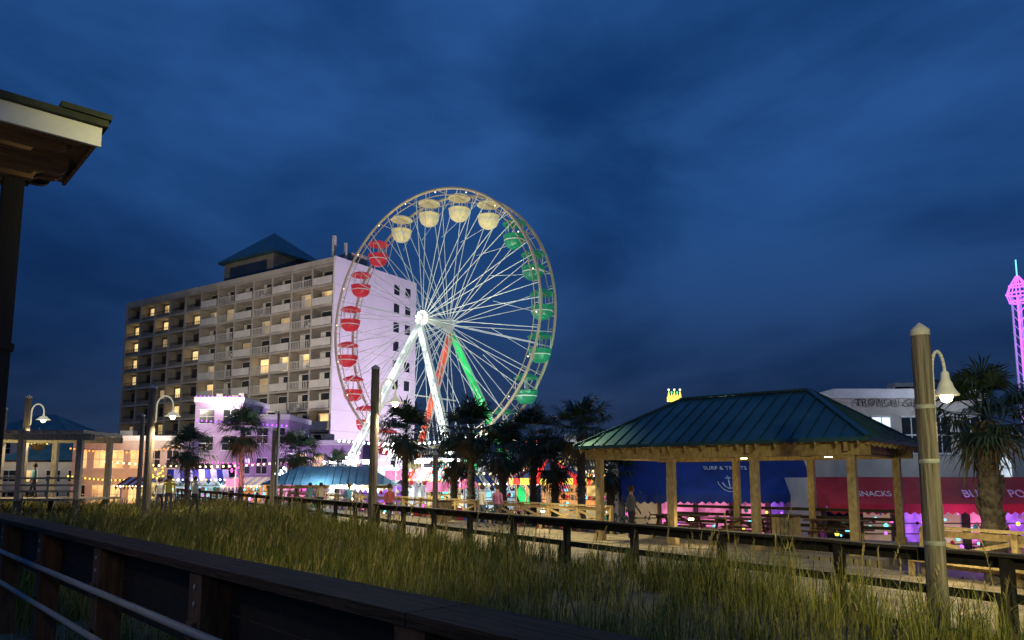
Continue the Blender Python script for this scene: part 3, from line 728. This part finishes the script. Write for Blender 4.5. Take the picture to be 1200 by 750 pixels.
b=B()
for (p,q,n,m_) in (((-45,75.6,5.0),(-33.9,75.6,5.2),30,'neon_orange'),((-45,75.5,2.2),(-34,75.5,2.4),26,'neon_yellow'),((-34,75.2,3.8),(-15.5,75.2,4.1),36,'neon_pink'),((-33,77.4,8.0),(-23,75.4,7.3),20,'neon_purple'),((-33.4,77.8,10.55),(-28.6,77.8,10.55),12,'neon_purple'),((-14,60,5.0),(-2,58,5.4),30,'bulb_w'),((-2,58,5.4),(9,57,4.6),26,'bulb_soft'),((-35,64,3.4),(-18,66,3.6),36,'bulb_soft'),((-20,62,2.4),(-8,54,3.0),30,'bulb_w'),((-8,52,2.6),(12,50,3.0),44,'bulb_soft')):
    p=Vector(p);q=Vector(q)
    for i in range(n):
        c=p.lerp(q,i/(n-1)); c.z-=.5*sin(pi*i/(n-1))*(1 if m_!='neon_purple' else 0); b.ball(c,.10,m_,6)
        if i: b.tube(pc,c,.012,'dark_metal',n=4)
        pc=c.copy()
b.build('string_lights')

# shop fronts with awnings
def awning_shop(name,x0,x1,y,ztop,zbot,m_,rot=0,cols=('panel_purple','panel_pink','panel_blue')):
    E=empty(name,((x0+x1)/2,y,0),rot); W=(x1-x0)/2; b=B()
    nseg=int(2*W/1.3)
    for i in range(nseg):
        xa=-W+2*W*i/nseg; xb=-W+2*W*(i+1)/nseg; xm=(xa+xb)/2
        for (u,v) in ((xa,xm),(xm,xb)):
            su=.05 if u==xm else 0; sv=.05 if v==xm else 0
            mid=lambda x,s_:(x,-.75+.03,(ztop+zbot+.45)/2-s_)
            b.face([(u,-1.5,zbot+.45),(v,-1.5,zbot+.45),mid(v,sv),mid(u,su)],m_,True); b.face([mid(u,su),mid(v,sv),(v,0,ztop),(u,0,ztop)],m_,True)
    b.face([(-W,-1.5,zbot+.45),(W,-1.5,zbot+.45),(W,-1.52,zbot+.12),(-W,-1.52,zbot+.12)][::-1],m_)
    b.face([(-W,0,ztop),(-W,-1.5,zbot+.45),(-W,-1.52,zbot+.12),(-W,0,zbot+.12)],m_); b.face([(W,0,ztop),(W,-1.5,zbot+.45),(W,-1.52,zbot+.12),(W,0,zbot+.12)][::-1],m_)
    n=int(2*W/.35)
    for i in range(n):
        x=-W+2*W*i/n; w_=2*W/n; b.face([(x,-1.521,zbot+.12),(x+w_*.5,-1.521,zbot),(x+w_,-1.521,zbot+.12)],m_)
    b.build('awning',E)
    b=B(); b.box((-W,0,-1.5),(W,4,ztop-.02),'shop_wall'); R=random.Random(int(x0*7))
    nb=int(2*W/1.6)
    for i in range(nb):
        x=-W+.2+(2*W-.4)*i/nb; w_=(2*W-.4)/nb
        b.box((x+.06,-.04,-1.0),(x+w_-.06,-.003,zbot+.35),R.choice(cols+('glass','win_dim')))
        for j in range(9):
            b.ball((x+w_*R.random(),-.3-.5*R.random(),-1.1+1.6*R.random()),.04+.08*R.random(),R.choice(['neon_pink','neon_yellow','neon_cyan','neon_purple','white','dark_metal','red_aw','gon_green']),6)
        for z in (-.9,-.45,0): b.box((x+.1,-.5,z),(x+w_-.1,-.05,z+.03),'dark_metal')
        b.box((x,-.6,-1.5),(x+.05,-.05,zbot+.3),'dark_metal')
    b.box((-W,-1.2,zbot+.30),(W,-1.15,zbot+.34),'neon_purple')
    b.build('shop_front',E)
    return E
e1=awning_shop('blue_awning_shop',5.4,14.9,38,2.95,.75,'blue_aw')
e2=awning_shop('red_awning_shop',13.6,26.5,33.5,2.05,.45,'red_aw',cols=('panel_purple','panel_pink','panel_blue','panel_purple'))
text('SURF & TREATS',.32,(.6,-.46,2.50),(radians(50),0,0),'white',e1)
text('BUZZS  POOL ROOM',.56,(2.2,-1.02,1.32),(radians(52),0,0),'white',e2)
text('SNACKS',.40,(-4.3,-1.02,1.32),(radians(52),0,0),'white',e2)
b=B(); 
def aw(x,t): return (x+.6,-1.5*t-.05,2.95-1.75*t+.04)
b.path([aw(0,.50),aw(0,.86)],.03,'white',6)
pts=[aw(.33*sin(a),.66+.19*cos(a)) for a in [radians(-80+20*i) for i in range(9)]]
b.path(pts,.03,'white',6); b.path([aw(-.14,.56),aw(.14,.56)],.025,'white',6)
b.path([aw(.55*cos(a),.66+.28*sin(a)) for a in [2*pi*i/20 for i in range(11)]],.02,'white',5)
b.build('anchor_emblem',e1)
lamp('shop_glow','POINT',(19,30.5,0),200,(.7,.25,1),size=.4); lamp('shop_glow','POINT',(24,30,0.2),200,(1,.25,.6),size=.4); lamp('shop_glow','POINT',(15,29.5,3.2),90,(1,.85,.7),size=.3)
lamp('shop_glow','POINT',(10,34,2.8),110,(.8,.9,1),size=.3)

# carnival booths
def booth(x,y,rot,c1,c2,s=1.0,seed=0):
    E=empty('carnival_booth',(x,y,-1.5),rot); E.scale=(s,s,s); R=random.Random(seed)
    b=B(); b.box((-2,0,0),(2,2.2,1.0),c1); 
    for sx in (-1.95,1.95):
        for sy in (.05,2.15): b.box((sx-.05,sy-.05,1.0),(sx+.05,sy+.05,2.9),'white')
    b.box((-1.9,2.1,1.0),(1.9,2.14,2.9),c2)
    for z in (1.4,1.85,2.3): b.box((-1.85,1.7,z),(1.85,2.09,z+.04),'wood_brown')
    b.build('stall',E)
    b=B()
    for i in range(10):
        m_='white' if i%2 else c1; xa=-2.2+.44*i
        b.face([(xa,-.5,2.75),(xa+.44,-.5,2.75),(xa+.44,1.1,3.6),(xa,1.1,3.6)],m_); b.face([(xa+.44,2.5,2.75),(xa,2.5,2.75),(xa,1.1,3.6),(xa+.44,1.1,3.6)],m_)
        b.face([(xa,-.51,2.75),(xa+.22,-.51,2.45),(xa+.44,-.51,2.75)],m_)
    b.build('striped_canopy',E)
    b=B()
    for i in range(14): b.ball((-2.15+4.3*i/13,-.56,2.8),.07,R.choice(['bulb_w','bulb_soft','neon_yellow']),6)
    for i in range(7): b.ball((-2.0+4.0*i/6,-.05,1.0),.06,R.choice(['bulb_w','bulb_soft','neon_pink']),6)
    for i in range(54):
        z=R.choice([1.44,1.89,2.34,1.0]); rr=R.uniform(.08,.17)
        b.ball((R.uniform(-1.8,1.8),1.9-(.9 if z==1.0 else 0),z+rr),rr,R.choice(['neon_pink','gon_cream','gon_stripe','gon_red','gon_green','white','blue_aw','neon_cyan','wood_light','dark_metal']),6)
    b.build('bulbs_and_prizes',E)
P=['red_aw','blue_aw','gon_cream','gon_green','purple_wall']; Q=['panel_yellow','panel_pink','panel_cool','panel_purple','panel_orange']
R=random.Random(8)
for i,(x,y,s) in enumerate([(-33,66,1.0),(-29,69,1.2),(-24,67,1.0),(-19.5,69,1.2),(-10.5,55,1.0),(-5.2,57,1.2),(-.5,54,1.1),(4.0,56,1.3),(8.8,53,1.1),(13,53,1.2)]):
    booth(x,y,R.uniform(-.5,.5),P[i%5],Q[(i*2)%5],s,i)
for x,y,c in ((-26,64,(1,.6,.5)),(-19,64,(.8,.6,1)),(-7,52,(1,1,.9)),(1,51,(1,.80,.5)),(-13,50,(.7,.85,1))):
    lamp('booth_light','POINT',(x,y,2.6),480,c,size=.3)

for (x,y,h,m_) in ((-30.5,64,4.5,'neon_yellow'),(-12,56,5.5,'bulb_w'),(-8.5,54.5,6,'bulb_w'),(-3,53.5,5,'neon_green'),(1.5,57,6.5,'neon_red'),(6,52,4.2,'neon_orange'),(10,50,4,'neon_cyan'),(-24.5,66,5,'neon_pink'),(-10,60,6.5,'bulb_w'),(-5.5,55,4.6,'neon_cyan'),(3.2,53,5,'neon_yellow'),(-20,66,4.6,'bulb_w')):
    b=B(); b.tube((0,0,0),(0,0,h),.06,'steel'); R=random.Random(int(x*3))
    for i in range(12):
        a=i*2.4; b.ball((.45*cos(a),.45*sin(a),h-.1-.09*i),.10,m_,6)
    b.beam((-.8,0,h*.62),(.8,0,h*.62),.08,.7,R.choice(['panel_yellow','panel_pink','panel_cool']))
    b.build('festoon_pole',None,(x,y,-1.5))

E=empty('carousel',(2.5,50,-1.5)); b=B(); b.tube((0,0,0),(0,0,4.4),.25,'gon_cream',n=12); b.tube((0,0,0),(0,0,.35),2.6,'red_aw',n=24)
for i in range(24):
    a0=2*pi*i/24;a1=2*pi*(i+1)/24; b.face([(2.8*cos(a0),2.8*sin(a0),3.5),(2.8*cos(a1),2.8*sin(a1),3.5),(0,0,4.9)],'neon_red' if i%4==0 else 'white' if i%2 else 'red_aw'); b.face([(2.8*cos(a0),2.8*sin(a0),3.5),(2.8*cos(a1),2.8*sin(a1),3.5),(2.8*cos(a1),2.8*sin(a1),3.1),(2.8*cos(a0),2.8*sin(a0),3.1)],'neon_yellow' if i%2 else 'neon_red')
    if i%3==0: b.tube((2.2*cos(a0),2.2*sin(a0),.3),(2.2*cos(a0),2.2*sin(a0),3.4),.03,'gon_cream'); b.lathe([(.02,-.25),(.22,-.1),(.25,.1),(.02,.25)],(2.2*cos(a0),2.2*sin(a0),1.5),'white',8)
b.build('carousel_body',E)

# shelter with blue-grey metal roof
E=empty('picnic_shelter',(-12.8,53.5,-1.5),.15); b=B()
a=[(-4.6,-3,3.05),(4.6,-3,3.05),(4.6,3,3.05),(-4.6,3,3.05)]; r=[(-2.4,0,4.35),(2.4,0,4.35)]
b.face([a[0],a[1],r[1],r[0]],'metal_roof2'); b.face([a[2],a[3],r[0],r[1]],'metal_roof2'); b.face([a[1],a[2],r[1]],'metal_roof2'); b.face([a[3],a[0],r[0]],'metal_roof2'); b.face(a[::-1],'wood_light')
x=-4.4
while x<4.5:
    yh=0 if abs(x)<2.4 else 3*(abs(x)-2.4)/2.2; b.beam((x,-3,3.08),(x,-yh,3.08+1.3*(3-yh)/3),.05,.06,'metal_roof2'); x+=.5
b.build('roof',E); b=B()
for x in (-4,-1.4,1.4,4):
    for y in (-2.6,2.6): b.box((x-.1,y-.1,0),(x+.1,y+.1,3.0),'wood_light')
b.box((-4.2,-2.65,2.8),(4.2,-2.55,3.02),'wood_light'); b.build('posts',E)
lamp('shelter_light','POINT',(-13,53,1.2),60,(1,.8,.5),size=.2)

# lit crown sign
E=empty('crown_sign',(13.9,63,5.2)); b=B(); b.tube((-.4,0,0),(-.4,0,3.4),.06,'dark_metal'); b.tube((.4,0,0),(.4,0,3.4),.06,'dark_metal'); b.box((-.6,-.1,3.3),(.6,.1,3.7),'neon_yellow')
for i in range(5):
    x=-.48+.24*i; b.face([(x-.12,-.11,3.7),(x+.12,-.11,3.7),(x,-.11,4.3 if i%2==0 else 4.05)],'neon_yellow'); b.ball((x,-.1,4.32 if i%2==0 else 4.1),.09,'neon_green' if i%2 else 'bulb_soft',6)
b.build('crown',E)

# drop tower with purple neon
E=empty('drop_tower_ride',(42.05,60,-1.5)); b=B()
for sx in (-.35,.35):
    for sy in (-.35,.35): b.tube((sx,sy,0),(sx,sy,18.5),.09,'neon_purple' if sy<0 else 'steel',n=6)
for i in range(24):
    z=i*.77; b.beam((-.35,-.35,z),(.35,-.35,z+.77),.06,.06,'neon_purple'); b.beam((.35,.35,z),(-.35,.35,z+.77),.05,.05,'steel')
b.build('tower',E); b=B()
for z,rr in ((18.0,.65),(18.7,.85),(19.4,.6)):
    pts=[(rr*cos(2*pi*i/20),rr*sin(2*pi*i/20),z) for i in range(21)]; b.path(pts,.08,'neon_purple',6)
for i in range(8):
    a=2*pi*i/8; b.path([(.65*cos(a),.65*sin(a),18.0),(.85*cos(a),.85*sin(a),18.7),(.6*cos(a),.6*sin(a),19.4),(.1*cos(a),.1*sin(a),20.2)],.05,'neon_purple',6)
b.tube((0,0,20.1),(0,0,21.6),.05,'neon_cyan'); b.box((-1.1,-1.1,4),(1.1,1.1,5.2),'neon_blue'); b.build('crown',E)
lamp('tower_glow','POINT',(41,57,14),500,(.45,.1,1),size=.6)

# pergola platform at far left
E=empty('pergola',(-26.0,38.5,0),.08); b=B()
for x in (-4.2,-1.4,1.4,4.2):
    for y in (-1.6,1.6): b.box((x-.13,y-.13,-.8),(x+.13,y+.13,3.9),'wood_grey')
for y in (-1.6,1.6): b.box((-4.8,y-.17,3.9),(4.8,y-.132,4.2),'wood_grey'); b.box((-4.8,y+.132,3.9),(4.8,y+.17,4.2),'wood_grey')
for i in range(16): x=-4.6+i*.61; b.box((x-.03,-2.2,4.21),(x+.03,2.2,4.38),'wood_grey')
b.build('frame',E); b=B(); b.box((-4.8,-2,.9),(4.8,2,1.0),'planks')
for h in (1.35,1.65,2.0): b.box((-4.1,-1.66,h-.05),(4.1,-1.60,h+.05),'wood_grey')
for x in (-2.8,0,2.8): b.box((x-.05,-1.655,1.0),(x+.05,-1.605,2.0),'wood_grey')
b.build('deck_and_rails',E)
lamp('pergola_light','POINT',(-26,37.5,3.6),300,(1,.80,.36),size=.2)
lamp('pergola_light','POINT',(-29.5,35.5,3.6),300,(1,.78,.36),size=.2)
b=B(); R=random.Random(5); b.lathe([(.02,-.35),(.3,-.2),(.38,0)],(0,0,0),'wood_brown',10)
for i in range(260):
    v=Vector((R.gauss(0,.3),R.gauss(0,.3),abs(R.gauss(.1,.25)))); s_=.09
    b.face([v,v+Vector((s_,0,R.uniform(-s_,s_))),v+Vector((0,s_,R.uniform(-s_,s_)))],'oats' if R.random()<.5 else 'grass')
b.tube((0,0,0),(0,0,1.0),.012,'dark_metal'); b.build('flower_basket',None,(-26.6,41.6,3.85))

def rail_light(x,y,z):
    E=empty('rail_light',(x,y,z)); b=B(); b.lathe([(.001,-.04),(.07,-.03),(.085,0),(.07,.03),(.001,.04)],(0,0,0),'bulb',10); b.lathe([(.10,.03),(.10,.05),(.001,.07)],(0,0,0),'dark_metal',10); b.tube((0,0,.05),(0,0,.14),.015,'dark_metal'); b.build('fixture',E)
    lamp('rail_light_glow','POINT',(0,-.05,-.1),22,(1,.8,.4),parent=E,size=.06)
for x,y,z in ((8.15,14.4,.72),(1.2,29.3,.72),(-3.2,35.8,.72),(5.3,22.2,.8),(-9.8,45.7,.72)): rail_light(x,y,z)
lamp('boardwalk_light','SPOT',(8.3,12.5,4.2),750,(1,.84,.38),target=(7.2,14,0),angle=120,size=.15)
lamp('boardwalk_light','SPOT',(1,25,5.5),2000,(1,.85,.42),target=(1,25.2,0),angle=130,size=.15)
lamp('boardwalk_light','SPOT',(-7,38,5.5),2000,(1,.85,.42),target=(-7,38,0),angle=130,size=.15)
# restaurant floods over the dune, then two bare spots added to brighten grass patches
lamp('unseen_dune_light','SPOT',(2,-4,7.5),8500,(1,.88,.36),target=(-7.5,27,0),angle=32,size=.2,blend=1)
lamp('unseen_dune_light','SPOT',(3,-5,5.2),5200,(1,.88,.38),target=(7.8,20,.9),angle=34,size=.2,blend=1)
lamp('unseen_dune_light','SPOT',(8.0,5.0,4.6),900,(1,.96,.36),target=(5.8,9.4,0),angle=72,size=.1,blend=.9)
lamp('unseen_dune_light','SPOT',(4.2,15.5,3.2),240,(1,.92,.36),target=(2.0,13.4,0),angle=120,size=.1,blend=.9)

# ------------------------------------------------------------------ people
def person(x,y,z,rot,shirt,pants,h=1.7,walk=.15,arm=.1):
    E=empty('person',(x,y,z),rot); s=h/1.75
    J=[('pel',(0,0,.95),.15),('belly',(0,0,1.1),.14),('chest',(0,0,1.32),.155),('neck',(0,0,1.5),.06),('hd1',(0,-.01,1.58),.085),('hd2',(0,-.01,1.68),.085),
       ('lh',(-.1,0,.88),.10),('lk',(-.11,-walk*.6,.5),.07),('la',(-.11,walk*.3-walk,.08),.045),('lt',(-.12,-walk*.7-.16,.035),.035),
       ('rh',(.1,0,.88),.10),('rk',(.11,walk*.2,.5),.07),('ra',(.11,walk,.08),.045),('rt',(.12,walk-.16,.035),.035),
       ('ls',(-.19,0,1.42),.07),('le',(-.25,arm*.5,1.14),.045),('lw',(-.25,-arm,.90),.03),('lf',(-.25,-arm-.03,.80),.03),
       ('rs',(.19,0,1.42),.07),('re',(.25,-arm*.3,1.14),.045),('rw',(.25,-arm*2,.93),.03),('rf',(.25,-arm*2-.04,.83),.03)]
    ix={j[0]:i for i,j in enumerate(J)}
    ed=[('pel','belly'),('belly','chest'),('chest','neck'),('neck','hd1'),('hd1','hd2'),('pel','lh'),('lh','lk'),('lk','la'),('la','lt'),('pel','rh'),('rh','rk'),('rk','ra'),('ra','rt'),('chest','ls'),('ls','le'),('le','lw'),('lw','lf'),('chest','rs'),('rs','re'),('re','rw'),('rw','rf')]
    me=bpy.data.meshes.new('body'); me.from_pydata([tuple(c*s for c in j[1]) for j in J],[(ix[a],ix[c]) for a,c in ed],[]); o=bpy.data.objects.new('body',me); COL.objects.link(o); o.parent=E
    md=o.modifiers.new('skin','SKIN'); 
    for i,j in enumerate(J):
        sv=me.skin_vertices[0].data[i]; sv.radius=(j[2]*s*1.0,j[2]*s*.8); sv.use_root=(i==0)
    o.modifiers.new('sub','SUBSURF').levels=1; o.modifiers['sub'].render_levels=2
    m,nt,bs=nodemat('clothing'); N=nt.nodes; L=nt.links; tc=N.new('ShaderNodeTexCoord'); sp=N.new('ShaderNodeSeparateXYZ'); L.new(tc.outputs['Object'],sp.inputs[0])
    mp=N.new('ShaderNodeMath'); mp.operation='DIVIDE'; mp.inputs[1].default_value=1.8*s; L.new(sp.outputs[2],mp.inputs[0]); rp=N.new('ShaderNodeValToRGB'); rp.color_ramp.interpolation='CONSTANT'; L.new(mp.outputs[0],rp.inputs[0])
    el=rp.color_ramp.elements; el[0].position=0; el[0].color=(.05,.04,.04,1); el[1].position=.05; el[1].color=(*pants,1); q=el.new(.535); q.color=(*shirt,1); q=el.new(.825); q.color=(.5,.31,.22,1)
    L.new(rp.outputs[0],bs.inputs['Base Color']); bs.inputs['Roughness'].default_value=.8; me.materials.append(m)
    b=B(); b.lathe([(.03,.13),(.075,.105),(.10,.04),(.10,-.02),(.085,-.08)],(0,.015,0),'hair',12); b.lathe([(.001,-.02),(.014,-.01),(.001,.03)],(0,-.105,-.03),'skin',6); b.build('hair',E,(0,0,1.68*s))
for a in ((-15.9,34.6,.40,.5,(.75,.60,.08),(.10,.12,.2)),(-15.0,35.3,.35,2.6,(.55,.55,.55),(.05,.05,.07)),(-5.4,33,0,.7,(.5,.1,.1),(.05,.06,.10)),(-8.5,39,0,3.4,(.08,.25,.5),(.2,.18,.14)),(-1.2,30.5,0,2.2,(.6,.6,.58),(.06,.08,.12)),(-.6,31.0,0,2.6,(.4,.15,.3),(.06,.06,.07)),(3.9,24.5,.012,1.0,(.10,.11,.15),(.03,.03,.04)),(-27.5,37.6,1.0,.3,(.6,.6,.55),(.05,.05,.09)),(-24.5,38.2,1.0,-.8,(.1,.3,.4),(.05,.05,.06)),(12.5,30.5,-1.5,.4,(.5,.1,.3),(.04,.04,.06)),(-17.2,36.5,.3,.2,(.5,.5,.55),(.04,.04,.06)),(-11,43,0,.2,(.6,.5,.4),(.04,.04,.06)),(-11.7,43.3,0,.4,(.2,.4,.5),(.3,.28,.25))):
    person(*a)
